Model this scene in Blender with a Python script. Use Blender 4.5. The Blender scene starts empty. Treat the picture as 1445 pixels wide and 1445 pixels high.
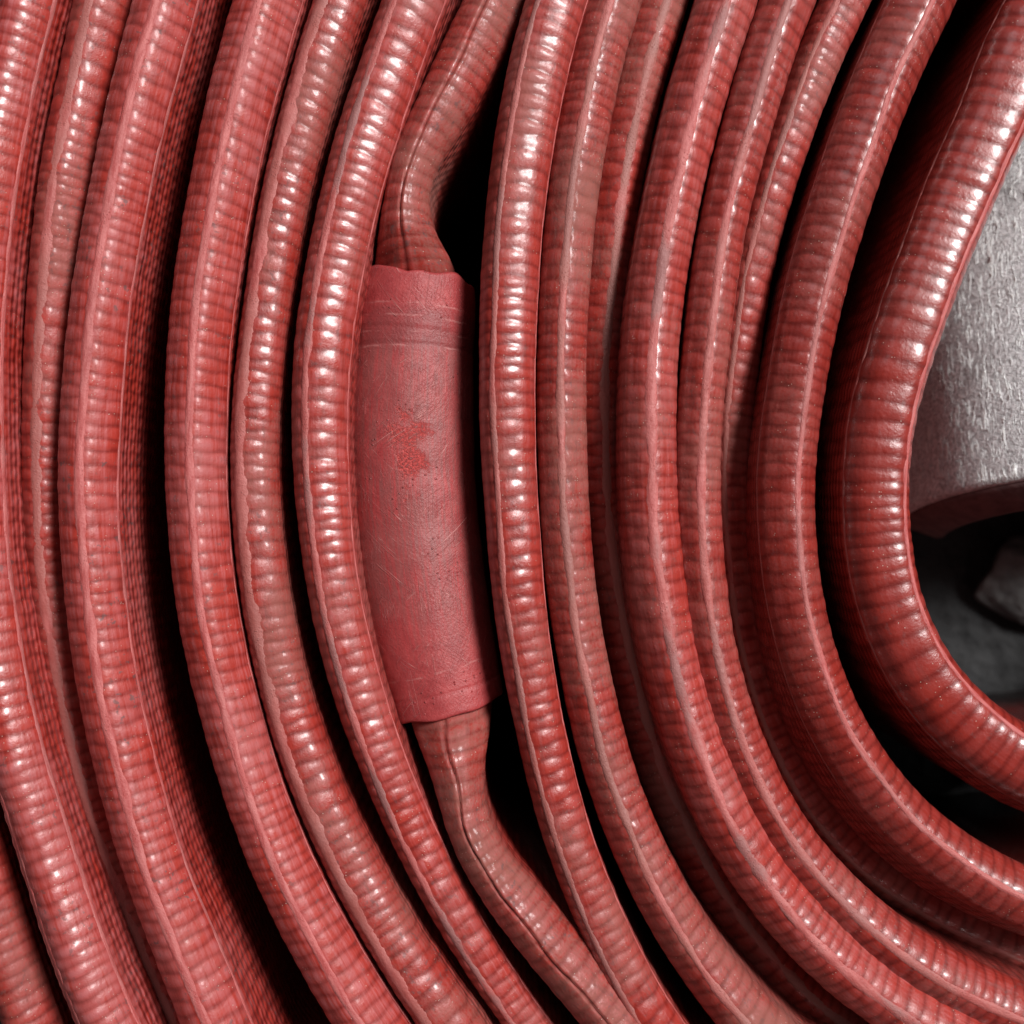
import bpy, math, random
import numpy as np

# ------------------------------------------------------------------ frame
# 1 "unit" below = one pixel of the 1445 px photograph on the z = 0 plane = 0.09 mm
S = 0.00009
H = 1550.0            # camera height over the top of the coil, in units
CX = CY = 722.5

scene = bpy.context.scene
col = bpy.context.collection

# ------------------------------------------------------------------ camera
cam = bpy.data.cameras.new("camera")
cam_o = bpy.data.objects.new("camera", cam)
col.objects.link(cam_o)
cam_o.location = (0, 0, H * S)
cam.sensor_width = 36.0
cam.lens = 36.0 * H / 1445.0
cam.clip_start = 0.005
cam.clip_end = 50
cam.dof.use_dof = True
cam.dof.focus_distance = (H + 20) * S
cam.dof.aperture_fstop = 15.0
scene.camera = cam_o

# ------------------------------------------------------------------ light
w = bpy.data.worlds.new("World")
scene.world = w
w.use_nodes = True
w.node_tree.nodes["Background"].inputs[0].default_value = (0.90, 0.95, 1.0, 1)
w.node_tree.nodes["Background"].inputs[1].default_value = 0.045


def area_light(name, loc, size, size_y, energy, colour):
    l = bpy.data.lights.new(name, 'AREA')
    l.shape = 'RECTANGLE'
    l.size = size
    l.size_y = size_y
    l.energy = energy
    l.color = colour
    o = bpy.data.objects.new(name, l)
    col.objects.link(o)
    o.location = loc
    d = -np.array(loc)
    from mathutils import Vector
    o.rotation_euler = Vector(d).to_track_quat('-Z', 'Y').to_euler()
    return o


area_light("ceiling_lamp", (0.62, 0.42, 0.92), 0.34, 0.26, 20.5, (1.0, 0.975, 0.965))
area_light("fill_light", (-0.45, 0.85, 0.9), 0.6, 0.6, 1.9, (0.93, 0.96, 1.0))  # weak fill added from upper left to lift the dark side walls
scene.cycles.max_bounces = 4
scene.cycles.diffuse_bounces = 3
scene.cycles.glossy_bounces = 2

scene.view_settings.view_transform = 'Standard'
scene.view_settings.look = 'None'
scene.view_settings.exposure = 0.0
scene.view_settings.gamma = 1.0
scene.view_settings.use_curve_mapping = False

FLOOR = -720.0        # ground level, in units


# ------------------------------------------------------------------ node helpers
class NT:
    def __init__(self, name):
        self.m = bpy.data.materials.new(name)
        self.m.use_nodes = True
        self.t = self.m.node_tree
        self.t.nodes.clear()
        self.out = self.t.nodes.new('ShaderNodeOutputMaterial')
        self.b = self.t.nodes.new('ShaderNodeBsdfPrincipled')
        self.t.links.new(self.b.outputs[0], self.out.inputs[0])

    def n(self, typ, **kw):
        nd = self.t.nodes.new(typ)
        for k, v in kw.items():
            setattr(nd, k, v)
        return nd

    def put(self, sock, v):
        if isinstance(v, bpy.types.NodeSocket):
            self.t.links.new(v, sock)
        else:
            sock.default_value = v

    def math(self, op, a, b=0.0, c=0.0, clamp=False):
        nd = self.n('ShaderNodeMath', operation=op, use_clamp=clamp)
        self.put(nd.inputs[0], a)
        self.put(nd.inputs[1], b)
        self.put(nd.inputs[2], c)
        return nd.outputs[0]

    dims = '2D'

    def noise(self, vec, scale, detail=3.0, rough=0.55, dist=0.0):
        nd = self.n('ShaderNodeTexNoise', noise_dimensions=self.dims)
        self.put(nd.inputs['Vector'], vec)
        nd.inputs['Scale'].default_value = scale
        nd.inputs['Detail'].default_value = detail
        nd.inputs['Roughness'].default_value = rough
        nd.inputs['Distortion'].default_value = dist
        return nd.outputs['Fac']

    def voronoi(self, vec, scale, feature='F1', rnd=1.0):
        nd = self.n('ShaderNodeTexVoronoi', feature=feature, voronoi_dimensions=self.dims)
        self.put(nd.inputs['Vector'], vec)
        nd.inputs['Scale'].default_value = scale
        nd.inputs['Randomness'].default_value = rnd
        return nd.outputs['Distance']

    def step(self, v, lo, hi):
        nd = self.n('ShaderNodeMapRange', interpolation_type='SMOOTHSTEP')
        self.put(nd.inputs['Value'], v)
        nd.inputs['From Min'].default_value = lo
        nd.inputs['From Max'].default_value = hi
        return nd.outputs['Result']

    def mix(self, fac, a, b):
        nd = self.n('ShaderNodeMix', data_type='RGBA')
        self.put(nd.inputs[0], fac)
        self.put(nd.inputs[6], a if isinstance(a, bpy.types.NodeSocket) else (*a, 1))
        self.put(nd.inputs[7], b if isinstance(b, bpy.types.NodeSocket) else (*b, 1))
        return nd.outputs[2]

    def mapping(self, vec, scale=(1, 1, 1), rot=(0, 0, 0), loc=(0, 0, 0)):
        nd = self.n('ShaderNodeMapping')
        self.put(nd.inputs['Vector'], vec)
        nd.inputs['Scale'].default_value = scale
        nd.inputs['Rotation'].default_value = rot
        nd.inputs['Location'].default_value = loc
        return nd.outputs[0]

    def attr(self, name):
        nd = self.n('ShaderNodeAttribute', attribute_name=name)
        return nd

    def bump(self, height, strength, dist, normal=None):
        nd = self.n('ShaderNodeBump')
        nd.inputs['Strength'].default_value = strength
        nd.inputs['Distance'].default_value = dist
        self.put(nd.inputs['Height'], height)
        if normal is not None:
            self.put(nd.inputs['Normal'], normal)
        return nd.outputs[0]


def hose_material(name, seed, dust=0.3, chalk=0.4, specks=0.3, gloss=0.5, tint=1.0):
    """red rubber coated fabric; UV = (length, girth) in units / 100"""
    t = NT(name)
    uv = t.n('ShaderNodeUVMap', uv_map='suv').outputs[0]
    uv = t.mapping(uv, loc=(seed * 7.3, seed * 3.1, 0))
    rib = t.attr('rib').outputs['Fac']
    top = t.attr('top').outputs['Fac']
    big = t.noise(uv, 0.55, 3)
    mid = t.noise(uv, 3.0, 4)
    fine = t.noise(uv, 18.0, 4, 0.7)
    streak = t.noise(t.mapping(uv, scale=(0.45, 7.0, 1)), 2.2, 4, 0.65)
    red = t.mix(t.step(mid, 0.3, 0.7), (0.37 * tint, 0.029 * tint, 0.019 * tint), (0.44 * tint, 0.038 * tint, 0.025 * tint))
    # rib shading painted into the red: grooves darker, tops full colour
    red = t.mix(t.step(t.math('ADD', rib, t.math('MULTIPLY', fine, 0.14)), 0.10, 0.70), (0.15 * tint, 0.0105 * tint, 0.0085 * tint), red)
    # chalked, rubbed rubber: paler and pinker where the coating has been polished
    cf = t.math('MULTIPLY', t.step(t.math('ADD', streak, t.math('MULTIPLY', big, 0.6)), 0.62, 1.02), chalk)
    cf = t.math('MULTIPLY', cf, t.math('ADD', t.math('MULTIPLY', rib, 1.0), 0.10))
    c = t.mix(cf, red, (0.48, 0.115, 0.115))
    # dull brown dust film
    df = t.math('MULTIPLY', t.step(t.math('ADD', t.math('MULTIPLY', fine, 0.45), t.math('MULTIPLY', big, 0.75)), 0.60 - 0.16 * dust, 0.90 - 0.16 * dust), dust)
    c = t.mix(df, c, (0.25, 0.082, 0.062))
    # patchy dirt and painted recess shade between the ribs
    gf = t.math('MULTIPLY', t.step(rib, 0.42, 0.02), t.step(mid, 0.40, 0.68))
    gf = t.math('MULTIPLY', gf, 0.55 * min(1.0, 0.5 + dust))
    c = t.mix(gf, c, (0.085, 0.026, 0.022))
    # small grey-black flecks where the coating is rubbed through to the weave
    sp = t.math('MULTIPLY', t.step(t.noise(t.mapping(uv, loc=(3, 9, 0)), 9.0, 3, 0.6), 0.60, 0.67), t.step(t.noise(uv, 1.3, 2), 0.47, 0.62))
    sp = t.math('MULTIPLY', sp, specks)
    c = t.mix(sp, c, (0.075, 0.066, 0.066))
    # smudges of old dirt dragged along the hose
    sm = t.noise(t.mapping(uv, scale=(0.6, 2.2, 1), loc=(11, 4, 0)), 2.6, 5, 0.7)
    sf = t.math('MULTIPLY', t.step(sm, 0.56, 0.70), 0.12 + 0.30 * dust)
    c = t.mix(sf, c, (0.105, 0.040, 0.034))
    # stray pale dust grains
    dg = t.math('MULTIPLY', t.step(t.voronoi(uv, 9.0), 0.075, 0.035), t.step(t.noise(uv, 3.0, 1), 0.58, 0.66))
    c = t.mix(t.math('MULTIPLY', dg, 0.7), c, (0.62, 0.50, 0.42))
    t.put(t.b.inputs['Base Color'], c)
    r = t.math('ADD', 0.44 - 0.20 * gloss, t.math('MULTIPLY', fine, 0.16))
    r = t.math('ADD', r, t.math('MULTIPLY', df, 0.45))
    r = t.math('ADD', r, t.math('MULTIPLY', sf, 0.22))
    r = t.math('ADD', r, t.math('MULTIPLY', sp, 0.2), clamp=True)
    t.put(t.b.inputs['Roughness'], r)
    t.put(t.b.inputs['Specular IOR Level'], t.math('ADD', 0.25, t.math('MULTIPLY', t.step(rib, 0.15, 0.6), 0.2 + 0.3 * gloss)))
    # plain weave of the jacket, plainest on the flat sides
    sp_ = t.n('ShaderNodeSeparateXYZ')
    t.put(sp_.inputs[0], t.n('ShaderNodeUVMap', uv_map='suv').outputs[0])
    side = t.step(t.math('ABSOLUTE', sp_.outputs[1]), 0.55, 0.80)
    row = t.math('SINE', t.math('MULTIPLY', sp_.outputs[1], 2 * math.pi / 0.15))
    wv = t.math('SINE', t.math('ADD', t.math('MULTIPLY', sp_.outputs[0], 2 * math.pi / 0.195), t.math('MULTIPLY', sp_.outputs[1], 21.0)))
    weave = t.math('MULTIPLY', t.math('ADD', row, t.math('MULTIPLY', wv, 0.6)), side)
    h = t.math('ADD', t.math('MULTIPLY', fine, 0.8), t.math('MULTIPLY', weave, 1.5))
    h = t.math('ADD', h, t.math('MULTIPLY', t.step(t.voronoi(uv, 5.5), 0.22, 0.05), -0.30))
    h = t.math('ADD', h, t.math('MULTIPLY', dg, 0.8))
    nrm = t.bump(h, 0.35, 0.00016)
    t.put(t.b.inputs['Normal'], nrm)
    t.put(t.b.inputs['Coat Weight'], t.math('MULTIPLY', t.math('SUBTRACT', 1.0, t.math('MULTIPLY', df, 1.1), clamp=True), t.math('MULTIPLY', t.step(t.noise(t.mapping(uv, loc=(5, 2, 0)), 1.1, 3), 0.30, 0.58), 0.60 * gloss)))
    t.b.inputs['Coat Roughness'].default_value = 0.16
    return t.m


def ridge_material(name, seed, grey=0.2, dusty=0.0):
    """worn matt crest of the fold"""
    t = NT(name)
    uv = t.n('ShaderNodeUVMap', uv_map='suv').outputs[0]
    uv = t.mapping(uv, loc=(seed * 5.7, seed * 2.3, 0))
    big = t.noise(uv, 0.5, 3)
    mid = t.noise(t.mapping(uv, scale=(0.5, 2, 1)), 5.0, 4)
    fine = t.noise(uv, 22.0, 4, 0.7)
    c = t.mix(t.step(mid, 0.3, 0.7), (0.40, 0.065, 0.06), (0.54, 0.145, 0.135))
    c = t.mix(t.math('MULTIPLY', t.step(big, 0.20, 0.50), dusty), c, (0.30, 0.115, 0.092))
    g = t.math('MULTIPLY', t.step(t.math('ADD', big, t.math('MULTIPLY', mid, 0.35)), 0.62, 0.80), grey)
    c = t.mix(g, c, (0.13, 0.105, 0.10))
    pits = t.math('MULTIPLY', t.step(t.voronoi(uv, 17.0), 0.22, 0.08), t.step(t.noise(uv, 2.5, 2), 0.54, 0.64))
    c = t.mix(t.math('MULTIPLY', pits, 0.25), c, (0.16, 0.06, 0.05))
    t.put(t.b.inputs['Base Color'], c)
    t.put(t.b.inputs['Roughness'], t.math('ADD', 0.42, t.math('MULTIPLY', fine, 0.2)))
    h = t.math('ADD', fine, t.math('MULTIPLY', pits, -0.8))
    t.put(t.b.inputs['Normal'], t.bump(h, 0.45, 0.0002))
    return t.m


# ------------------------------------------------------------------ geometry helpers
def mesh_object(name, verts, quads, mat, parent=None, uv=None, attrs=None, smooth=True):
    me = bpy.data.meshes.new(name)
    nv, nq = len(verts), len(quads)
    me.vertices.add(nv)
    me.vertices.foreach_set('co', np.ascontiguousarray(verts, dtype=np.float32).ravel())
    me.loops.add(nq * 4)
    q = np.ascontiguousarray(quads, dtype=np.int32)
    me.loops.foreach_set('vertex_index', q.ravel())
    me.polygons.add(nq)
    me.polygons.foreach_set('loop_start', np.arange(0, nq * 4, 4, dtype=np.int32))
    me.polygons.foreach_set('use_smooth', np.full(nq, smooth))
    me.update(calc_edges=True)
    if uv is not None:
        l = me.uv_layers.new(name='suv')
        l.data.foreach_set('uv', np.ascontiguousarray(uv[q.ravel()], dtype=np.float32).ravel())
    for k, v in (attrs or {}).items():
        a = me.attributes.new(k, 'FLOAT', 'POINT')
        a.data.foreach_set('value', np.ascontiguousarray(v, dtype=np.float32))
    me.validate()
    me.materials.append(mat)
    o = bpy.data.objects.new(name, me)
    col.objects.link(o)
    if parent is not None:
        o.parent = parent
    return o


def wob(seed, x, scale, n=5):
    """smooth 1-D noise, about -1..1"""
    r = np.random.RandomState(seed)
    y = np.zeros_like(x, dtype=float)
    for i in range(n):
        y += np.sin(x / scale * r.uniform(0.6, 2.6) * 2 * np.pi + r.uniform(0, 6.28)) * r.uniform(0.3, 1)
    return y / (0.55 * n ** 0.75)


def catmull(P, per=24):
    """closed centripetal Catmull-Rom through rows of P (first two columns are x, y)"""
    n = len(P)
    out = []
    for i in range(n):
        p0, p1, p2, p3 = P[i - 1], P[i], P[(i + 1) % n], P[(i + 2) % n]
        d = lambda a, b: max(1e-3, np.hypot(*(b[:2] - a[:2]))) ** 0.5
        t0 = 0.0; t1 = t0 + d(p0, p1); t2 = t1 + d(p1, p2); t3 = t2 + d(p2, p3)
        for t in np.linspace(t1, t2, per, endpoint=False):
            A1 = (t1 - t) / (t1 - t0) * p0 + (t - t0) / (t1 - t0) * p1
            A2 = (t2 - t) / (t2 - t1) * p1 + (t - t1) / (t2 - t1) * p2
            A3 = (t3 - t) / (t3 - t2) * p2 + (t - t2) / (t3 - t2) * p3
            B1 = (t2 - t) / (t2 - t0) * A1 + (t - t0) / (t2 - t0) * A2
            B2 = (t3 - t) / (t3 - t1) * A2 + (t - t1) / (t3 - t1) * A3
            out.append((t2 - t) / (t2 - t1) * B1 + (t - t1) / (t2 - t1) * B2)
    return np.array(out)


def world_rows(pts):
    """(x, y seen in the photograph, half width seen, height of the crest) -> real position"""
    P = np.array(pts, dtype=float)
    za = P[:, 3] - P[:, 2]
    k = (H - za) / H
    Q = P.copy()
    Q[:, 0] = (P[:, 0] - CX) * k
    Q[:, 1] = -(P[:, 1] - CY) * k
    Q[:, 2] = P[:, 2] * k
    return Q


def fair(Q, deg):
    """smooth polynomial course through the traced points"""
    t = np.concatenate([[0], np.cumsum(np.hypot(np.diff(Q[:, 0]), np.diff(Q[:, 1])))])
    t = t / t[-1] * 2 - 1
    u = np.linspace(-1, 1, 22)
    out = np.zeros((len(u), 4))
    for c in range(4):
        d = deg if c < 2 else 3
        cf = np.polynomial.chebyshev.chebfit(t, Q[:, c], min(d, len(t) - 2))
        out[:, c] = np.polynomial.chebyshev.chebval(u, cf)
        r = np.abs(np.polynomial.chebyshev.chebval(t, cf) - Q[:, c]).max()
        if c < 2 and r > 6:
            print('fair residual', c, round(r, 1))
    return out


COIL = np.array([960.0, 170.0])      # middle of the coil, in real units


def close_loop(Q, idx):
    """carry the turn on round the far side of the coil, beyond the picture"""
    a0 = math.atan2(Q[-1, 1] - COIL[1], Q[-1, 0] - COIL[0])
    a1 = math.atan2(Q[0, 1] - COIL[1], Q[0, 0] - COIL[0])
    r0 = np.hypot(*(Q[-1, :2] - COIL)); r1 = np.hypot(*(Q[0, :2] - COIL))
    rl = np.min(np.hypot(Q[:, 0] - COIL[0], Q[:, 1] - COIL[1]))
    while a1 < a0:
        a1 += 2 * math.pi
    n = max(6, int((a1 - a0) / 0.32))
    ext = []
    for i in range(1, n):
        f = i / n
        a = a0 + (a1 - a0) * f
        e = math.sin(math.pi * f) ** 0.8
        r = (r0 * (1 - f) + r1 * f) * (1 - e) + (rl + 150) * e
        ext.append([COIL[0] + r * math.cos(a), COIL[1] + r * math.sin(a),
                    Q[-1, 2] * (1 - f) + Q[0, 2] * f, Q[-1, 3] * (1 - f) + Q[0, 3] * f])
    return np.vstack([Q, np.array(ext)])


def resample(R, closed=True):
    """fine rows where the photograph looks, coarse rows elsewhere"""
    if closed:
        R = np.vstack([R, R[:1]])
    d = np.hypot(np.diff(R[:, 0]), np.diff(R[:, 1]))
    s = np.concatenate([[0], np.cumsum(d)])
    L = s[-1]
    sf = np.arange(0, L, 1.0)
    x = np.interp(sf, s, R[:, 0]); y = np.interp(sf, s, R[:, 1])
    m = np.maximum(np.abs(x), np.abs(y))
    step = np.where(m < 960, 3.0, np.where(m < 1100, 7.0, 26.0))
    out, p = [], 0.0
    while p < L - 2.0:
        out.append(p)
        p += step[min(len(step) - 1, int(p))]
    so = np.array(out)
    return so, np.column_stack([np.interp(so, s, R[:, i]) for i in range(R.shape[1])]), np.interp(so, sf, step)


def smooth_rows(A, k):
    n = len(A)
    ker = np.hanning(2 * k + 3)[1:-1]
    ker /= ker.sum()
    out = np.empty_like(A)
    for c in range(A.shape[1]):
        out[:, c] = np.convolve(np.concatenate([A[-k:, c], A[:, c], A[:k, c]]), ker, 'valid')[:n]
    return out


NC = 52                                # segments round the crest
WALL = np.array([5, 11, 17, 24, 31, 38, 46, 54, 62, 71, 80, 90, 101, 114, 130, 150, 180, 230, 300, 420.0])


class Turn:
    def __init__(self, pts, seed, idx, amp=2.6, pitch=39.0, cw=62.0, groove=None, wall=1.0, peak=0.0, smooth=4, ridges=(), lean=0.0, leand=120.0, fit=5, eggw=0.12, fegg=0.20, fw=28.0):
        Q = close_loop(fair(world_rows(pts), fit) if fit else world_rows(pts), idx)
        R = catmull(Q)
        u_ = np.concatenate([[0], np.cumsum(np.hypot(np.diff(R[:, 0]), np.diff(R[:, 1])))])
        g_ = np.arange(0, u_[-1], 12.0)
        R = smooth_rows(np.column_stack([np.interp(g_, u_, R[:, i]) for i in range(4)]), smooth)
        self.s, self.R, self.step = resample(R)
        n = len(self.s)
        self.seed = seed
        self.peak = peak
        s = self.s
        # hand-laid irregularity
        fade = np.clip((s - s[0]) / 200, 0, 1) * np.clip((s[-1] - s) / 200, 0, 1)
        self.R[:, 3] += wob(seed + 1, s, 700) * 2.5 * fade
        self.R[:, 2] *= 1 + wob(seed + 2, s, 500) * 0.010 * fade
        off = wob(seed + 3, s, 700) * 0.9 * fade
        X = self.R[:, :2]
        T = np.gradient(X, axis=0)
        T[0] = X[1] - X[-1]; T[-1] = X[0] - X[-2]
        T /= np.linalg.norm(T, axis=1)[:, None]
        N = np.column_stack([-T[:, 1], T[:, 0]])          # travelling down the picture: left hand = inward (right)
        # make sure N looks to the middle of the coil
        if np.mean(np.sum(N * (COIL - X), axis=1)) < 0:
            N = -N
        self.N = N
        self.X = X + N * off[:, None]
        hw = self.R[:, 2]
        zc = self.R[:, 3] - hw
        phi = np.linspace(-math.pi / 2, math.pi / 2, NC + 1)
        # rows: bottom outer ... top outer, crest, top inner ... bottom inner
        nw = len(WALL)
        self.nw = nw
        self.ncol = nw + 1 + NC + 1 + nw + 1
        A = np.zeros((n, self.ncol)); B = np.zeros((n, self.ncol))
        NA = np.zeros((n, self.ncol)); NB = np.zeros((n, self.ncol))
        V = np.zeros((n, self.ncol))
        depth = zc - FLOOR - 4

        def wallw(d):
            return wall + (1 - wall) * np.exp(-(d / 34.0) ** 2)
        for j in range(NC + 1):
            c = nw + 1 + j
            pk_ = (1 + 0.075 * math.exp(-((phi[j] - peak) / 0.38) ** 2) - 0.03 * math.exp(-((abs(phi[j] - peak) - 0.75) / 0.3) ** 2)) * (1.0 if abs(phi[j]) < 1.55 else 1.0)
            A[:, c] = hw * math.sin(phi[j]) * pk_; B[:, c] = hw * math.cos(phi[j]) * pk_
            NA[:, c] = math.sin(phi[j]); NB[:, c] = math.cos(phi[j])
            V[:, c] = phi[j] * 44.0
        for i, d in enumerate(WALL):
            for side, c in ((-1, nw - i), (1, nw + 1 + NC + 1 + i)):
                A[:, c] = side * hw * wallw(d); B[:, c] = -d
                NA[:, c] = side
                V[:, c] = side * (69.1 + d)
        lf = np.clip((-X[:, 1] - 120) / 350.0, 0, 1) * np.clip((1500 - X[:, 0]) / 400.0, 0, 1)
        for side, c in ((-1, 0), (1, self.ncol - 1)):
            A[:, c] = side * hw * wall * 0.8; B[:, c] = -depth
            NA[:, c] = side
            V[:, c] = side * (69.1 + 600)
        A -= lean * lf[:, None] * np.clip(-B, 0, leand)
        # the woven ribs that show through the rubber: bricks of rounded cushions
        sv = s[:, None] + wob(seed + 4, s, 700)[:, None] * 14
        vw = V + wob(seed + 5, s, 240)[:, None] * 2.5
        p = sv / pitch + 0.03 * np.sin(vw / 33.0 + seed) + wob(seed + 8, s, 160)[:, None] * 0.03
        egg = np.cos(2 * np.pi * p) * np.sin(np.pi * np.clip((vw - 44.0 * peak) / cw, -1.5, 1.5))
        fine_egg = np.tanh(1.6 * np.cos(2 * np.pi * p) * np.cos(np.pi * vw / fw))
        b2 = 2 * p + 0.5
        bar = 0.4 * (1 - 2 * np.abs(2 * (b2 - np.floor(b2)) - 1) ** 2.2) - 0.6 * np.cos(2 * np.pi * b2)     # picks of the weave, twice as close
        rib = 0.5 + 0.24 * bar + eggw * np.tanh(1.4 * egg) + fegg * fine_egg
        rib = rib * (1.0 + 0.16 * wob(seed + 12, s, 70)[:, None] * np.cos(vw / 19.0))
        live = np.clip((9.0 - self.step) / 4.0, 0, 1)[:, None]
        deep = np.clip(1.25 - (np.abs(V) - 69) / 150.0, 0.0, 1.0)
        disp = (rib - 0.4) * amp * 0.72 * live * deep * (0.25 + 0.75 * np.clip(NB, 0, 1) ** 0.7)
        for (ph_, hf_, hh_, g_1, d_1) in ridges:
            disp *= 1 - 0.95 * np.exp(-np.abs((V - 44.0 * ph_) / (hf_ * 1.25)) ** 3)
        # slow lumps
        disp += (wob(seed + 6, s, 120)[:, None] * np.cos(V / 30.0) + wob(seed + 7, s, 90)[:, None] * np.sin(V / 24.0)) * 0.45 * live
        if groove is not None:
            g0, gd, gw = groove
            gv = g0 * 44.0 + wob(seed + 9, s, 260) * 3.0
            disp -= gd * np.exp(-((V - gv[:, None]) / gw) ** 2) * live
            disp += 0.5 * gd * np.exp(-((V - gv[:, None] - 2.6 * gw) / (1.4 * gw)) ** 2) * live
        self.hw = hw; self.zc = zc; self.V = V; self.live = live[:, 0]
        self.A = A + NA * disp; self.B = B + NB * disp
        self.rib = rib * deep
        self.top = np.clip(NB, 0, 1)

    def build(self, mat, parent):
        n, m = self.A.shape
        P = np.zeros((n, m, 3))
        P[:, :, 0] = self.X[:, :1] + self.N[:, :1] * self.A
        P[:, :, 1] = self.X[:, 1:] + self.N[:, 1:] * self.A
        P[:, :, 2] = self.zc[:, None] + self.B
        i = np.arange(n)[:, None]; j = np.arange(m)[None, :]
        i2 = (i + 1) % n; j2 = (j + 1) % m
        quads = np.stack([i * m + j, i * m + j2, i2 * m + j2, i2 * m + j], axis=-1).reshape(-1, 4)
        uv = np.stack([np.repeat(self.s[:, None], m, 1), self.V], axis=-1).reshape(-1, 2) / 100.0
        self.obj = mesh_object('hose_turn', P.reshape(-1, 3) * S, quads, mat, parent, uv,
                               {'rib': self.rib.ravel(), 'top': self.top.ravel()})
        return self.obj

    def ridge(self, phi, half, height, mat, seed, parent, name='fold_ridge', wander=0.03):
        """raised, rubbed crest line running along the turn"""
        ok = np.where(self.live > 0.99)[0]
        # longest run in the picture (rows are ordered along the loop, starting in the picture)
        cut = np.where(np.diff(ok) > 1)[0]
        runs = np.split(ok, cut + 1)
        if len(runs) > 1 and ok[0] == 0 and ok[-1] == len(self.live) - 1:
            runs[0] = np.concatenate([runs[-1], runs[0]]); runs.pop()
        idx = max(runs, key=len)
        s = np.arange(len(idx)) * 3.0
        ph = phi + wob(seed, s, 420) * wander
        hf = half * (1 + wob(seed + 1, s, 180) * 0.16 + wob(seed + 2, s, 17) * 0.08)
        hh = 0.55 * height * (1.0 + wob(seed + 3, s, 90) * 0.22 + wob(seed + 4, s, 12) * 0.18)
        u = np.linspace(-1, 1, 11)
        hw = self.hw[idx]
        a = ph[:, None] + u[None, :] * (hf / hw)[:, None]
        base = -0.7
        pkr = 1 + 0.075 * np.exp(-((a - self.peak) / 0.38) ** 2) - 0.03 * np.exp(-((np.abs(a - self.peak) - 0.75) / 0.3) ** 2)
        rr = hw[:, None] * pkr + base + (hh[:, None] - base + 0.1) * (1 - np.abs(u[None, :]) ** 2.6)
        rough = np.random.RandomState(seed + 5).normal(0, 0.08, rr.shape)
        rough *= (1 - u[None, :] ** 2)
        rr = rr + rough
        aa = rr * np.sin(a); bb = rr * np.cos(a)
        # fold past the shoulder follows the wall
        P = np.zeros((len(idx), 13, 3))
        lo = hw[:, None] - 5.0
        aa = np.hstack([aa, lo * np.sin(a[:, -1:]), lo * np.sin(a[:, :1])])
        bb = np.hstack([bb, lo * np.cos(a[:, -1:]), lo * np.cos(a[:, :1])])
        P[:, :, 0] = self.X[idx, :1] + self.N[idx, :1] * aa
        P[:, :, 1] = self.X[idx, 1:] + self.N[idx, 1:] * aa
        P[:, :, 2] = self.zc[idx][:, None] + bb
        n, m = P.shape[:2]
        i = np.arange(n - 1)[:, None]; j = np.arange(m)[None, :]
        j2 = (j + 1) % m
        quads = np.stack([i * m + j, i * m + j2, (i + 1) * m + j2, (i + 1) * m + j], axis=-1).reshape(-1, 4)
        uv = np.stack([np.repeat(s[:, None], m, 1), np.repeat(np.arange(m)[None, :] * 2.4, n, 0)], axis=-1).reshape(-1, 2) / 100.0
        return mesh_object(name, P.reshape(-1, 3) * S, quads, mat, parent, uv)


# ------------------------------------------------------------------ ground
def ground():
    t = NT('dark_ground'); t.dims = '3D'
    tc = t.n('ShaderNodeTexCoord').outputs['Object']
    a = t.noise(tc, 60, 5, 0.6); b = t.noise(tc, 420, 4, 0.65); v = t.voronoi(tc, 260)
    c = t.mix(t.step(a, 0.35, 0.7), (0.022, 0.022, 0.023), (0.045, 0.045, 0.045))
    c = t.mix(t.step(b, 0.55, 0.75), c, (0.055, 0.054, 0.053))
    t.put(t.b.inputs['Base Color'], c)
    t.b.inputs['Roughness'].default_value = 0.85
    t.put(t.b.inputs['Normal'], t.bump(t.math('ADD', b, v), 0.7, 0.002))
    n = 60
    g = np.linspace(-0.45, 0.45, n + 1)
    X, Y = np.meshgrid(g + 0.08, g)
    r = np.random.RandomState(3)
    Z = np.full_like(X, FLOOR * S) - 0.0006 + r.uniform(-0.0004, 0.0004, X.shape)
    i = np.arange(n)[:, None]; j = np.arange(n)[None, :]
    q = np.stack([i * (n + 1) + j, i * (n + 1) + j + 1, (i + 1) * (n + 1) + j + 1, (i + 1) * (n + 1) + j], -1).reshape(-1, 4)
    o = mesh_object('ground', np.stack([X, Y, Z], -1).reshape(-1, 3), q, t.m)
    o['kind'] = 'structure'


ground()

# ------------------------------------------------------------------ the hose
hose = bpy.data.objects.new('fire_hose', None)
col.objects.link(hose)
hose['label'] = 'long red rubber coated fire hose rolled up flat into a many-turn coil'
hose['category'] = 'fire hose'
hose.empty_display_size = 0.02

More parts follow.
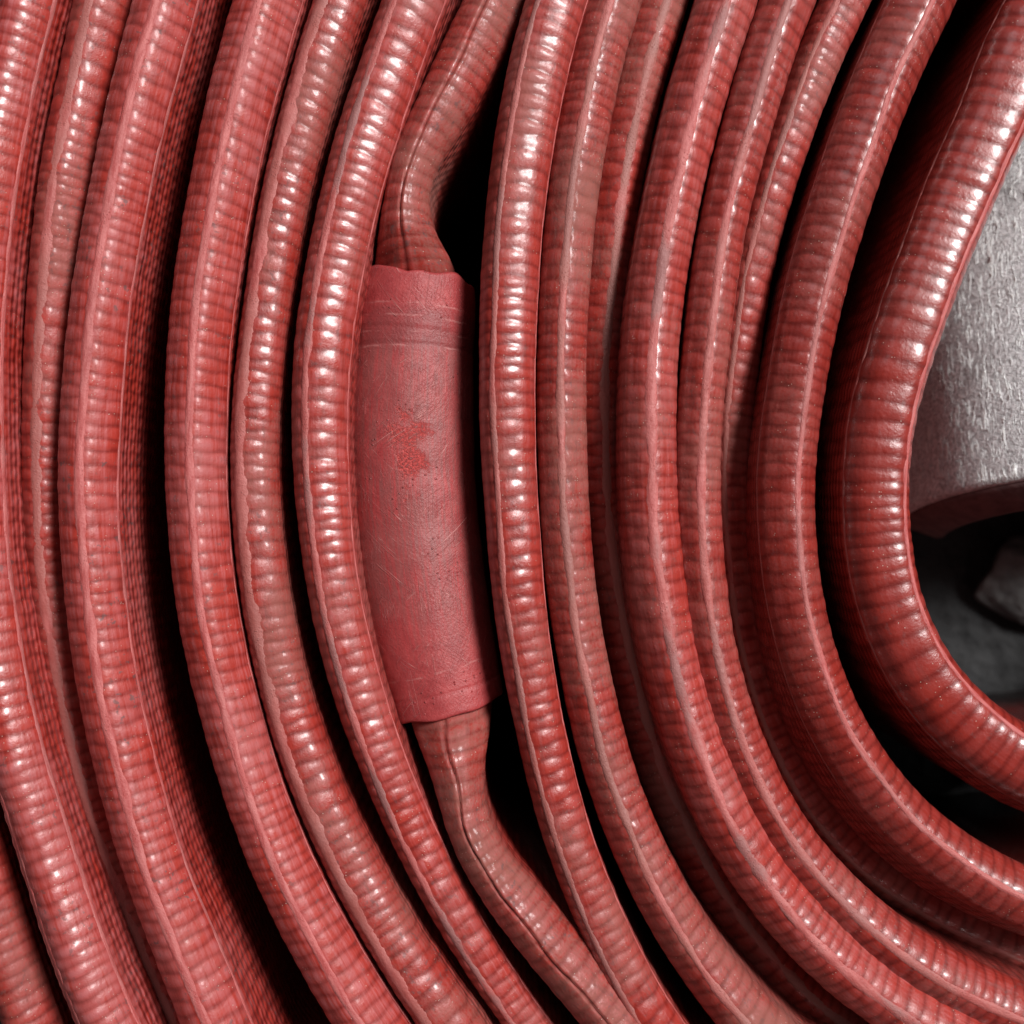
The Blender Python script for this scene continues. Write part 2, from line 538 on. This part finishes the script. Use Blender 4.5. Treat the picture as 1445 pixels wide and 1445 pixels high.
# x, y of the crest in the photograph, half width, height of the crest
TURNS = {
    'Z': [(-20, -60, 40, -60), (-75, 160, 40, -60), (-110, 400, 40, -60), (-125, 640, 40, -60), (-115, 800, 40, -60), (-90, 960, 40, -60), (-55, 1121, 38, -60), (-10, 1282, 38, -60), (45, 1445, 38, -60), (80, 1530, 38, -60)],
    'A': [(72, -90, 42, 0), (42, 0, 42, 0), (8, 160, 42, 0), (-18, 319, 42, 0), (-30, 480, 42, 0), (-30, 640, 41, 0), (-20, 800, 41, 0), (6, 960, 41, 0), (44, 1121, 41, 0), (97, 1282, 42, 0), (158, 1445, 44, 0), (200, 1540, 44, 0)],
    'B': [(172, -90, 40, -30), (148, 0, 40, -32), (112, 160, 39, -36), (86, 319, 36, -42), (70, 480, 34, -50), (66, 640, 34, -58), (74, 800, 34, -70), (94, 960, 34, -85), (136, 1121, 34, -100), (196, 1282, 34, -110), (262, 1445, 34, -115), (310, 1540, 34, -115)],
    'C': [(262, -90, 46, 0), (238, 0, 46, 0), (196, 160, 44, 0), (163, 319, 44, 0), (141, 480, 44, 0), (127, 640, 43, 0), (133, 800, 43, 0), (152, 960, 44, 0), (193, 1121, 44, 0), (245, 1282, 46, 0), (310, 1445, 48, 0), (352, 1540, 48, 0)],
    'D': [(405, -90, 48, 4), (382, 0, 48, 4), (338, 160, 47, 4), (303, 319, 46, 4), (283, 480, 45, 4), (280, 640, 44, 4), (286, 800, 43, 4), (313, 960, 42, 4), (363, 1121, 43, 4), (430, 1282, 45, 4), (526, 1445, 48, 4), (590, 1540, 48, 4)],
    'E': [(515, -90, 37, -12), (484, 0, 37, -12), (430, 160, 35, -12), (392, 319, 34, -12), (370, 480, 34, -12), (362, 640, 34, -12), (369, 800, 35, -12), (398, 960, 35, -12), (450, 1121, 36, -12), (533, 1282, 40, -12), (636, 1445, 40, -12), (705, 1540, 40, -12)],
    'F': [(622, -90, 45, 4), (587, 0, 45, 4), (529, 160, 43, 4), (484, 319, 43, 4), (460, 480, 42, 4), (456, 640, 40, 4), (465, 800, 40, 4), (499, 960, 38, 2), (561, 1121, 34, -4), (640, 1282, 31, -30), (745, 1445, 30, -70), (815, 1540, 30, -80)],
    'G': [(760, -110, 42, -30), (712, -20, 42, -30), (662, 80, 42, -24), (622, 160, 39, -18), (585, 235, 33, -14), (574, 290, 33, -12), (574, 330, 40, -14), (583, 380, 56, -44), (590, 430, 62, -76), (584, 640, 62, -80), (606, 860, 62, -80), (628, 960, 62, -72), (637, 1010, 58, -46), (641, 1045, 50, -22), (646, 1090, 38, -14), (658, 1150, 32, -8), (682, 1205, 34, -4), (738, 1282, 39, -2), (805, 1363, 41, 0), (876, 1445, 42, 0), (955, 1530, 42, 0)],
    'H': [(820, -90, 43, 6), (789, 0, 43, 6), (745, 160, 42, 6), (724, 319, 42, 6), (717, 480, 40, 6), (718, 640, 40, 6), (730, 800, 38, 6), (748, 960, 36, 4), (781, 1121, 34, 0), (842, 1282, 33, -6), (928, 1445, 36, -14), (990, 1530, 36, -14)],
    'I': [(900, -90, 38, -14), (870, 0, 38, -14), (827, 160, 38, -14), (801, 319, 36, -14), (791, 480, 35, -14), (795, 640, 35, -14), (806, 800, 35, -14), (829, 960, 35, -12), (866, 1121, 36, -8), (945, 1282, 38, -4), (1068, 1445, 42, 0), (1145, 1520, 42, 0)],
    'I2': [(965, -90, 36, -40), (935, 0, 36, -42), (895, 160, 35, -48), (864, 319, 33, -58), (849, 480, 32, -72), (847, 640, 32, -90), (860, 800, 32, -110), (892, 960, 32, -130), (944, 1121, 32, -140), (1020, 1270, 32, -145), (1140, 1400, 32, -150), (1290, 1500, 32, -150)],
    'J': [(1056, -90, 43, 4), (1024, 0, 43, 4), (978, 160, 42, 4), (939, 319, 41, 4), (919, 480, 40, 4), (914, 640, 39, 4), (925, 800, 40, 4), (953, 960, 41, 4), (1003, 1100, 42, 4), (1050, 1200, 43, 4), (1125, 1300, 43, 4), (1205, 1371, 43, 4), (1315, 1444, 45, 4), (1420, 1500, 45, 4)],
    'K': [(1150, -90, 39, -6), (1112, 0, 39, -6), (1060, 160, 37, -6), (1018, 319, 35, -6), (996, 480, 33, -6), (987, 640, 31, -6), (993, 800, 31, -6), (1016, 960, 33, -6), (1044, 1060, 34, -6), (1084, 1141, 35, -6), (1128, 1203, 36, -6), (1200, 1280, 38, -6), (1268, 1335, 40, -6), (1365, 1393, 42, -6), (1460, 1440, 42, -6), (1560, 1480, 42, -6)],
    'K2': [(1240, -90, 34, -34), (1192, 0, 34, -36), (1128, 160, 32, -44), (1074, 319, 30, -56), (1044, 480, 30, -76), (1032, 640, 30, -100), (1040, 800, 30, -120), (1066, 960, 32, -170), (1096, 1050, 32, -180), (1136, 1121, 32, -185), (1200, 1195, 32, -185), (1270, 1252, 32, -185), (1360, 1300, 32, -185), (1460, 1345, 32, -185), (1560, 1380, 32, -185)],
    'M': [(1348, -90, 46, -4), (1302, 0, 46, -4), (1226, 160, 47, -4), (1172, 319, 45, -4), (1136, 480, 42, -4), (1113, 640, 40, -6), (1112, 800, 40, -12), (1130, 900, 40, -18), (1155, 975, 40, -20), (1200, 1057, 41, -20), (1245, 1120, 42, -20), (1295, 1175, 43, -20), (1355, 1222, 43, -20), (1450, 1268, 44, -20), (1560, 1300, 44, -20)],
    'N': [(1530, -90, 56, 10), (1472, 0, 56, 10), (1402, 160, 55, 10), (1333, 319, 53, 10), (1268, 480, 48, 10), (1238, 640, 47, 10), (1240, 780, 47, 10), (1258, 870, 48, 10), (1300, 955, 50, 8), (1362, 1022, 52, 6), (1450, 1078, 54, 4), (1560, 1115, 54, 4)],
}
# dust, chalk, specks, gloss, tint
LOOK = {
    'Z': (0.5, 0.3, 0.3, 0.3, 0.8), 'A': (0.15, 1.0, 0.45, 0.7, 0.95), 'B': (0.55, 0.35, 0.4, 0.5, 0.9),
    'C': (0.2, 0.9, 0.6, 0.3, 0.95), 'D': (0.2, 1.0, 0.4, 0.22, 0.95), 'E': (0.6, 0.4, 0.4, 0.6, 0.85),
    'F': (0.4, 0.7, 0.3, 0.6, 0.9), 'G': (0.8, 0.4, 0.45, 0.5, 0.8), 'H': (0.5, 0.4, 0.25, 0.65, 0.85),
    'I': (0.75, 0.4, 0.3, 0.45, 0.75), 'I2': (0.75, 0.3, 0.3, 0.4, 0.85), 'J': (0.4, 0.6, 0.25, 0.65, 0.85),
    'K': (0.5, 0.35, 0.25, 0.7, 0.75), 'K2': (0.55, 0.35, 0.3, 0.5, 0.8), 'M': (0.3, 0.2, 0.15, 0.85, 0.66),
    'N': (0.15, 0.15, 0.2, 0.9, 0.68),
}
# crest lines: angle from the top (outward negative), half width, height, grey, dusty
RIDGES = {
    'A': [(1.25, 4.5, 1.6, 0.2, 0.0), (-0.75, 6, 1.2, 0.2, 0.0)],
    'B': [(-0.05, 9, 1.2, 0.1, 0.5)],
    'C': [(0.04, 7.5, 2.4, 0.1, 0.0), (1.35, 3.5, 1.4, 0.2, 0.0)],
    'D': [(0.05, 6.5, 2.4, 0.1, 0.0), (1.45, 3.0, 1.0, 0.0, 0.0)],
    'E': [(-0.42, 11, 2.2, 0.15, 0.5)],
    'F': [(-0.36, 6.5, 2.2, 0.5, 0.2), (1.30, 3.0, 0.9, 0.0, 0.0)],
    'H': [(-0.48, 5.5, 2.2, 0.3, 0.5), (1.35, 2.8, 0.9, 0.0, 0.0)],
    'I': [(-0.08, 6.5, 2.4, 0.2, 0.7)],
    'I2': [(0.15, 8, 1.2, 0.2, 0.8)],
    'J': [(-0.02, 8.5, 1.8, 0.45, 0.2)],
    'K': [(-0.02, 7.0, 2.4, 0.3, 0.4)],
    'K2': [(-0.4, 5, 1.2, 0.2, 0.7)],
    'M': [(0.16, 5.0, 2.0, 0.2, 0.2), (-1.40, 2.8, 1.0, 0.2, 0.4)],
    'N': [(0.62, 4.2, 2.2, 0.0, 0.0), (-1.30, 3.0, 1.0, 0.3, 0.4)],
}
KW = {
    
    'G': dict(amp=2.4, smooth=2, fit=0, groove=(-0.10, 4.2, 1.8)),
    'N': dict(lean=0.4, leand=45.0, amp=2.5, pitch=45, cw=80, fit=6, eggw=0.14, fegg=0.18, fw=46.0), 'E': dict(amp=2.8), 'M': dict(lean=0.35, leand=60.0, amp=2.4, cw=66, fit=6), 'K': dict(fit=6, lean=0.25, leand=50.0), 'K2': dict(fit=6), 'J': dict(fit=6),
    'F': dict(amp=2.8), 'H': dict(amp=2.8), 'C': dict(amp=2.6), 'D': dict(amp=2.5),
    'A': dict(amp=2.6, cw=40),
}
LABEL = {
    'E': 'turn with a dull dusty strip along its outer side',
    'G': 'creased turn that runs into the smooth sleeve at both ends',
    'N': 'thick glossy innermost turn beside the grey metal coupling',
}
turns = {}
for n_, (key, pts) in enumerate(TURNS.items()):
    seed = 100 + 37 * n_
    pk0 = RIDGES[key][0][0] if key in RIDGES else 0.0
    t_ = Turn(pts, seed, n_, peak=pk0 if abs(pk0) < 0.9 else 0.0, ridges=RIDGES.get(key, ()), **KW.get(key, {}))
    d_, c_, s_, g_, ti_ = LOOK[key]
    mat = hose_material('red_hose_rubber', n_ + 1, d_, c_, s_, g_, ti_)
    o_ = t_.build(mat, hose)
    if key in LABEL:
        o_['label'] = LABEL[key]
    turns[key] = t_
    for q_, (ph, hf, hh, gr, du) in enumerate(RIDGES.get(key, [])):
        rm = ridge_material('worn_fold_rubber', n_ * 3 + q_ + 1, gr, du)
        t_.ridge(ph, hf, hh, rm, seed + 900 + q_ * 50, o_)


# ------------------------------------------------------------------ the sleeve on the hose
def sleeve_material():
    t = NT('scuffed_sleeve_rubber')
    uv = t.n('ShaderNodeUVMap', uv_map='suv').outputs[0]        # x along (0..6.4), y girth, units / 100
    sep = t.n('ShaderNodeSeparateXYZ')
    t.put(sep.inputs[0], uv)
    x, y = sep.outputs[0], sep.outputs[1]
    big = t.noise(uv, 0.9, 4, 0.6)
    mid = t.noise(uv, 4.0, 5, 0.65)
    fine = t.noise(uv, 26.0, 4, 0.7)
    brush = t.noise(t.mapping(uv, scale=(0.35, 9.0, 1)), 3.0, 5, 0.7)
    c = t.mix(t.step(mid, 0.3, 0.7), (0.33, 0.036, 0.038), (0.42, 0.056, 0.056))
    # grey-brown grime rubbed along the body, less at the two ends
    body = t.math('MULTIPLY', t.step(x, 0.55, 1.25), t.step(x, 6.1, 4.6))
    gr = t.math('ADD', t.math('MULTIPLY', brush, 0.85), t.math('MULTIPLY', big, 0.35))
    gf = t.math('MULTIPLY', t.step(gr, 0.42, 0.72), t.math('ADD', t.math('MULTIPLY', body, 0.40), 0.08))
    c = t.mix(gf, c, (0.17, 0.088, 0.078))
    band = t.math('MULTIPLY', t.step(x, 0.50, 0.66), t.step(x, 1.22, 1.10))
    c = t.mix(t.math('MULTIPLY', band, t.math('MULTIPLY', t.step(mid, 0.3, 0.6), 0.65)), c, (0.19, 0.035, 0.035))
    # fresh red where the grime was scraped off
    dx = t.math('DIVIDE', t.math('SUBTRACT', x, 2.70), 0.62)
    dy = t.math('DIVIDE', t.math('SUBTRACT', y, 0.02), 0.30)
    rr = t.math('SQRT', t.math('ADD', t.math('MULTIPLY', dx, dx), t.math('MULTIPLY', dy, dy)))
    pf = t.math('MULTIPLY', t.step(t.math('ADD', rr, t.math('MULTIPLY', t.math('SUBTRACT', mid, 0.5), 2.6)), 1.0, 0.35), t.step(fine, 0.36, 0.58))
    c = t.mix(t.math('MULTIPLY', pf, 0.85), c, (0.64, 0.080, 0.070))
    # criss-cross hairline scratches
    sc = None
    for k, (rot, sx, sy, scale) in enumerate([(0.55, 0.05, 2.4, 7.0), (-0.75, 0.05, 2.2, 7.0), (0.95, 0.05, 2.6, 6.0), (0.05, 0.05, 3.0, 7.0)]):
        v = t.noise(t.mapping(uv, scale=(sx, sy, 1), rot=(0, 0, 0), loc=(k * 3.3, 0, 0)) if rot == 0 else
                    t.mapping(t.mapping(uv, rot=(0, 0, rot)), scale=(sx, sy, 1), loc=(k * 3.3, k, 0)), scale, 1, 0.4)
        li = t.step(t.math('ABSOLUTE', t.math('SUBTRACT', v, 0.5)), 0.012, 0.003)
        li = t.math('MULTIPLY', li, t.step(t.noise(t.mapping(uv, loc=(k * 9, 3, 0)), 1.3, 3), 0.50, 0.66))
        sc = li if sc is None else t.math('MAXIMUM', sc, li)
    c = t.mix(t.math('MULTIPLY', sc, 0.6), c, (0.60, 0.24, 0.22))
    # pale scored rings where the wrap was laid on, and near the lower mouth
    wv = t.math('ADD', x, t.math('ADD', t.math('MULTIPLY', t.noise(t.mapping(uv, scale=(0.2, 1, 1)), 2.2, 2), 0.10), t.math('MULTIPLY', y, 0.03)))
    rings = None
    for p_ in (0.52, 0.70, 0.93, 1.14, 5.95):
        li = t.step(t.math('ABSOLUTE', t.math('SUBTRACT', wv, p_ + 0.05)), 0.020, 0.006)
        rings = li if rings is None else t.math('MAXIMUM', rings, li)
    rings = t.math('MULTIPLY', rings, t.step(t.noise(t.mapping(uv, scale=(2, 1, 1)), 2.6, 3), 0.42, 0.62))
    c = t.mix(t.math('MULTIPLY', rings, 0.34), c, (0.58, 0.25, 0.23))
    pits = t.math('MULTIPLY', t.step(t.voronoi(uv, 7.0), 0.12, 0.05), t.step(t.noise(uv, 1.7, 2), 0.58, 0.66))
    c = t.mix(t.math('MULTIPLY', pits, 0.35), c, (0.13, 0.03, 0.03))
    t.put(t.b.inputs['Base Color'], c)
    t.put(t.b.inputs['Roughness'], t.math('ADD', 0.31, t.math('MULTIPLY', fine, 0.22)))
    t.b.inputs['Specular IOR Level'].default_value = 0.5
    h = t.math('ADD', t.math('MULTIPLY', fine, 0.22), t.math('MULTIPLY', mid, 0.25))
    h = t.math('ADD', h, t.math('MULTIPLY', sc, -0.35))
    h = t.math('ADD', h, t.math('MULTIPLY', pits, -0.5))
    h = t.math('ADD', h, t.math('MULTIPLY', pf, t.math('MULTIPLY', fine, 0.5)))
    t.put(t.b.inputs['Normal'], t.bump(h, 0.7, 0.0005))
    return t.m


def sleeve():
    G = [(591, 392), (588, 420), (583, 480), (580, 560), (580, 640), (585, 720), (594, 800), (607, 880), (622, 950), (634, 1000)]
    hwv = [78, 82, 86, 88, 89, 89, 88, 86, 82, 78]
    P = np.array([(x, y, h_, -42.0) for (x, y), h_ in zip(G, hwv)])
    Q = world_rows(P)
    # open curve, resampled
    t = np.arange(len(Q)); tt = np.linspace(0, len(Q) - 1, 900)
    C = np.column_stack([np.interp(tt, t, Q[:, i]) for i in range(4)])
    for _ in range(3):
        k = 61; ker = np.hanning(k); ker /= ker.sum()
        C = np.column_stack([np.convolve(np.pad(C[:, i], k // 2, mode='reflect', reflect_type='odd'), ker, 'valid') for i in range(4)])
    d = np.concatenate([[0], np.cumsum(np.hypot(np.diff(C[:, 0]), np.diff(C[:, 1])))])
    L = d[-1]
    s = np.arange(0, L, 3.0)
    C = np.column_stack([np.interp(s, d, C[:, i]) for i in range(4)])
    T = np.gradient(C[:, :2], axis=0); T /= np.linalg.norm(T, axis=1)[:, None]
    N = np.column_stack([-T[:, 1], T[:, 0]])
    NA = 60
    phi = np.linspace(-math.pi / 2, math.pi / 2, NA + 1)
    wall = [12, 30, 60, 110, 180, 300, 450, 560.0]
    ncol = NA + 1 + 2 * len(wall)
    A = np.zeros((len(s), ncol)); B = np.zeros_like(A); V = np.zeros_like(A)
    hw = C[:, 2]
    hz = 84.0                                                # crest height over the shoulder (flattened oval)
    zc = C[:, 3] - hz
    nw = len(wall)
    # moulded steps: scored rings near both ends
    prof = np.zeros(len(s))
    for p, dep, wd in ((88, 1.0, 2.2), (112, 1.3, 2.4), (L - 34, 1.5, 2.2)):
        prof -= dep * np.exp(-((s - p) / wd) ** 2)
    prof += 1.6 / (1 + np.exp((s - 90) / 3.0)) + 1.2 / (1 + np.exp(-(s - (L - 36)) / 3.0))
    prof += wob(11, s, 180) * 0.8
    e0 = np.clip(s / 5.0, 0, 1); e1 = np.clip((L - s) / 5.0, 0, 1)
    prof -= 2.5 * (1 - e0) ** 2 + 2.5 * (1 - e1) ** 2
    for j in range(NA + 1):
        c = nw + j
        A[:, c] = (hw + prof) * math.sin(phi[j]); B[:, c] = (hz + prof) * math.cos(phi[j])
        V[:, c] = phi[j] * 84
    for i, dd in enumerate(wall):
        for side, c in ((-1, nw - 1 - i), (1, nw + NA + 1 + i)):
            A[:, c] = side * (hw + prof) * (0.9 + 0.1 * math.exp(-(dd / 60) ** 2)); B[:, c] = -dd
            V[:, c] = side * (132 + dd)
    # ragged ends: the rows near each end slide along the hose
    jag0 = wob(21, V[0], 150, 6) * 4.0 + np.where(np.abs(V[0] + 10) < 22, 7 * (1 - np.abs(V[0] + 10) / 22), 0)
    jag0 = jag0 + np.clip(np.abs(V[0]) - 70, 0, 200) * 0.16
    jag1 = wob(22, V[0], 170, 6) * 3.2
    sl = np.exp(-s[:, None] / 22.0) * jag0[None, :] - np.exp(-(L - s[:, None]) / 22.0) * jag1[None, :]
    n, m = A.shape
    Pv = np.zeros((n, m, 3))
    Pv[:, :, 0] = C[:, :1] + N[:, :1] * A + T[:, :1] * sl
    Pv[:, :, 1] = C[:, 1:2] + N[:, 1:] * A + T[:, 1:] * sl
    Pv[:, :, 2] = zc[:, None] + B
    # inner skin gives the sleeve its thickness at both mouths
    th = 5.5
    kk = 8
    def inner(rows):
        I = np.zeros((len(rows), m, 3))
        sc_a = 1 - th / hw[rows][:, None]
        I[:, :, 0] = C[rows, :1] + N[rows, :1] * A[rows] * sc_a + T[rows, :1] * sl[rows]
        I[:, :, 1] = C[rows, 1:2] + N[rows, 1:] * A[rows] * sc_a + T[rows, 1:] * sl[rows]
        I[:, :, 2] = zc[rows][:, None] + np.where(B[rows] > 0, B[rows] * (1 - th / hz), B[rows])
        return I
    r0 = np.arange(kk, -1, -1) + 1; r1 = np.arange(n - 2, n - 2 - kk, -1)
    ALL = np.concatenate([inner(r0), Pv, inner(r1)], axis=0)
    n2 = ALL.shape[0]
    s2 = np.concatenate([s[r0], s, s[r1]])
    V2 = np.concatenate([V[r0], V, V[r1]], axis=0)
    i = np.arange(n2 - 1)[:, None]; j = np.arange(m - 1)[None, :]
    quads = np.stack([i * m + j, i * m + j + 1, (i + 1) * m + j + 1, (i + 1) * m + j], -1).reshape(-1, 4)
    uv = np.stack([np.repeat(s2[:, None], m, 1), V2], -1).reshape(-1, 2) / 100.0
    o = mesh_object('sleeve', ALL.reshape(-1, 3) * S, quads, sleeve_material(), hose, uv)
    o['label'] = 'smooth matt red rubber sleeve with a scraped patch, wrapped round one turn'
    return o


sleeve()


# ------------------------------------------------------------------ metal coupling in the eye of the coil
def metal_material():
    t = NT('scratched_cast_metal'); t.dims = '3D'
    tc = t.n('ShaderNodeTexCoord').outputs['Object']
    big = t.noise(tc, 90, 4, 0.6)
    grain = t.noise(tc, 1900, 4, 0.75)
    lines = t.noise(t.mapping(tc, scale=(1, 1, 0.18)), 1700, 4, 0.65)
    gl = t.math('MULTIPLY', t.step(lines, 0.52, 0.60), t.step(t.noise(tc, 380, 3), 0.38, 0.60))
    c = t.mix(t.step(grain, 0.3, 0.7), (0.42, 0.41, 0.41), (0.98, 0.97, 0.97))
    c = t.mix(t.step(big, 0.55, 0.75), c, (0.30, 0.29, 0.29))
    c = t.mix(gl, c, (1.0, 1.0, 0.98))
    t.put(t.b.inputs['Base Color'], c)
    t.put(t.b.inputs['Metallic'], 0.25)
    t.put(t.b.inputs['Roughness'], t.math('ADD', 0.42, t.math('MULTIPLY', grain, 0.25)))
    h = t.math('ADD', t.math('MULTIPLY', grain, 0.7), t.math('MULTIPLY', gl, 0.9))
    t.put(t.b.inputs['Normal'], t.bump(h, 0.9, 0.0006))
    return t.m


def lathe(name, prof, mat, parent, seg=160, arc=(0, 2 * math.pi), closed=True, cut=0.0):
    """profile of (z along the axis, radius), closed ring, turned round local Z"""
    prof = np.array(prof, dtype=float)
    a = np.linspace(arc[0], arc[1], seg, endpoint=not closed)
    V = np.zeros((seg, len(prof), 3))
    V[:, :, 0] = np.cos(a)[:, None] * prof[None, :, 1]
    V[:, :, 1] = np.sin(a)[:, None] * prof[None, :, 1]
    V[:, :, 2] = prof[None, :, 0] - cut * np.clip(-0.25 - np.sin(a), 0, 1)[:, None] * (prof[None, :, 0] > 0)
    n, m = V.shape[:2]
    i = np.arange(n if closed else n - 1)[:, None]; j = np.arange(m)[None, :]
    i2 = (i + 1) % n; j2 = (j + 1) % m
    q = np.stack([i * m + j, i2 * m + j, i2 * m + j2, i * m + j2], -1).reshape(-1, 4)
    return mesh_object(name, V.reshape(-1, 3) * S, q, mat, parent)


def coupling():
    mm = metal_material()
    e = bpy.data.objects.new('hose_coupling', None)
    col.objects.link(e)
    e['label'] = 'grey scratched cast metal coupling collar lying inside the coil'
    e['category'] = 'coupling'
    R = 320.0
    e.location = (990 * S, 190 * S, (-60 - R) * S)
    # local Z = axis of the collar; its mouth looks to the lower edge of the picture and a little up
    e.rotation_euler = (math.radians(77), 0, 0)
    e.empty_display_size = 0.02
    z1 = 195.0
    body = [(z1 - 30, R - 88), (z1 - 2, R - 84), (z1 + 3, R - 50), (z1 + 3, R - 10), (z1 + 0, R - 3), (z1 - 7, R), (-60, R),
            (-160, R - 4), (-260, R - 14), (-400, R - 40), (-408, R - 60), (-400, R - 92), (z1 - 40, R - 92)]
    lathe('collar', body, mm, e, cut=330.0)
    tr = NT('red_rim_shade'); tr.dims = '3D'  # end face of the collar, its shade and red reflection painted in
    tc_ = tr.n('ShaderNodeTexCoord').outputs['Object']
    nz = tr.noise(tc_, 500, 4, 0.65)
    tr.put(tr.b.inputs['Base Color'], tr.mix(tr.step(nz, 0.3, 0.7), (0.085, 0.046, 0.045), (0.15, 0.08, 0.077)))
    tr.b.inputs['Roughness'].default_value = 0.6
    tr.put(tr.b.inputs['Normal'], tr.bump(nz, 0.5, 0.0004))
    rim = [(z1 - 10, R - 16), (z1 + 6, R - 12), (z1 + 11, R - 18), (z1 + 34, R - 70), (z1 + 33, R - 82), (z1 + 24, R - 90), (z1 - 10, R - 86)]
    lathe('shaded_rim', rim, tr.m, e, cut=330.0)
    # bayonet lug standing on the far half of the collar, out of the picture
    lug = [(60, R - 4), (62, R + 26), (120, R + 28), (126, R + 20), (126, R - 4)]
    lathe('lug', lug, mm, e, seg=24, arc=(math.radians(10), math.radians(34)), closed=False)
    return e


coupling()


# ------------------------------------------------------------------ grey rag / stone chip on the ground in the eye of the coil
def stone():
    t = NT('grey_stone'); t.dims = '3D'
    tc = t.n('ShaderNodeTexCoord').outputs['Object']
    a = t.noise(tc, 180, 5, 0.6)
    t.put(t.b.inputs['Base Color'], t.mix(t.step(a, 0.3, 0.7), (0.14, 0.14, 0.137), (0.30, 0.295, 0.285)))
    t.b.inputs['Roughness'].default_value = 0.9
    t.put(t.b.inputs['Normal'], t.bump(a, 0.6, 0.003))
    import bmesh
    bm = bmesh.new()
    bmesh.ops.create_icosphere(bm, subdivisions=4, radius=1.0)
    r = np.random.RandomState(8)
    dirs = r.normal(size=(11, 3)); dirs /= np.linalg.norm(dirs, axis=1)[:, None]
    cut = r.uniform(0.55, 0.85, 11)
    for v in bm.verts:
        p = np.array(v.co)
        for d_, c_ in zip(dirs, cut):
            k = p @ d_
            if k > c_:
                p = p - d_ * (k - c_) * 0.92
        p = p * (1 + 0.03 * math.sin(9 * p[0] + 5 * p[1]) + 0.02 * math.sin(17 * p[2] + 8 * p[0]))
        v.co = p * np.array([150, 118, 70]) * S
    me = bpy.data.meshes.new('stone')
    bm.to_mesh(me); bm.free()
    for p in me.polygons:
        p.use_smooth = True
    me.materials.append(t.m)
    o = bpy.data.objects.new('stone', me)
    col.objects.link(o)
    o.location = ((1450 - CX) * 1.45 * S, -(815 - CY) * 1.45 * S, (FLOOR + 40) * S)
    o.rotation_euler = (0.1, -0.15, 0.5)
    o['label'] = 'grey angular stone lying on the dark ground inside the coil'
    o['category'] = 'stone'


stone()
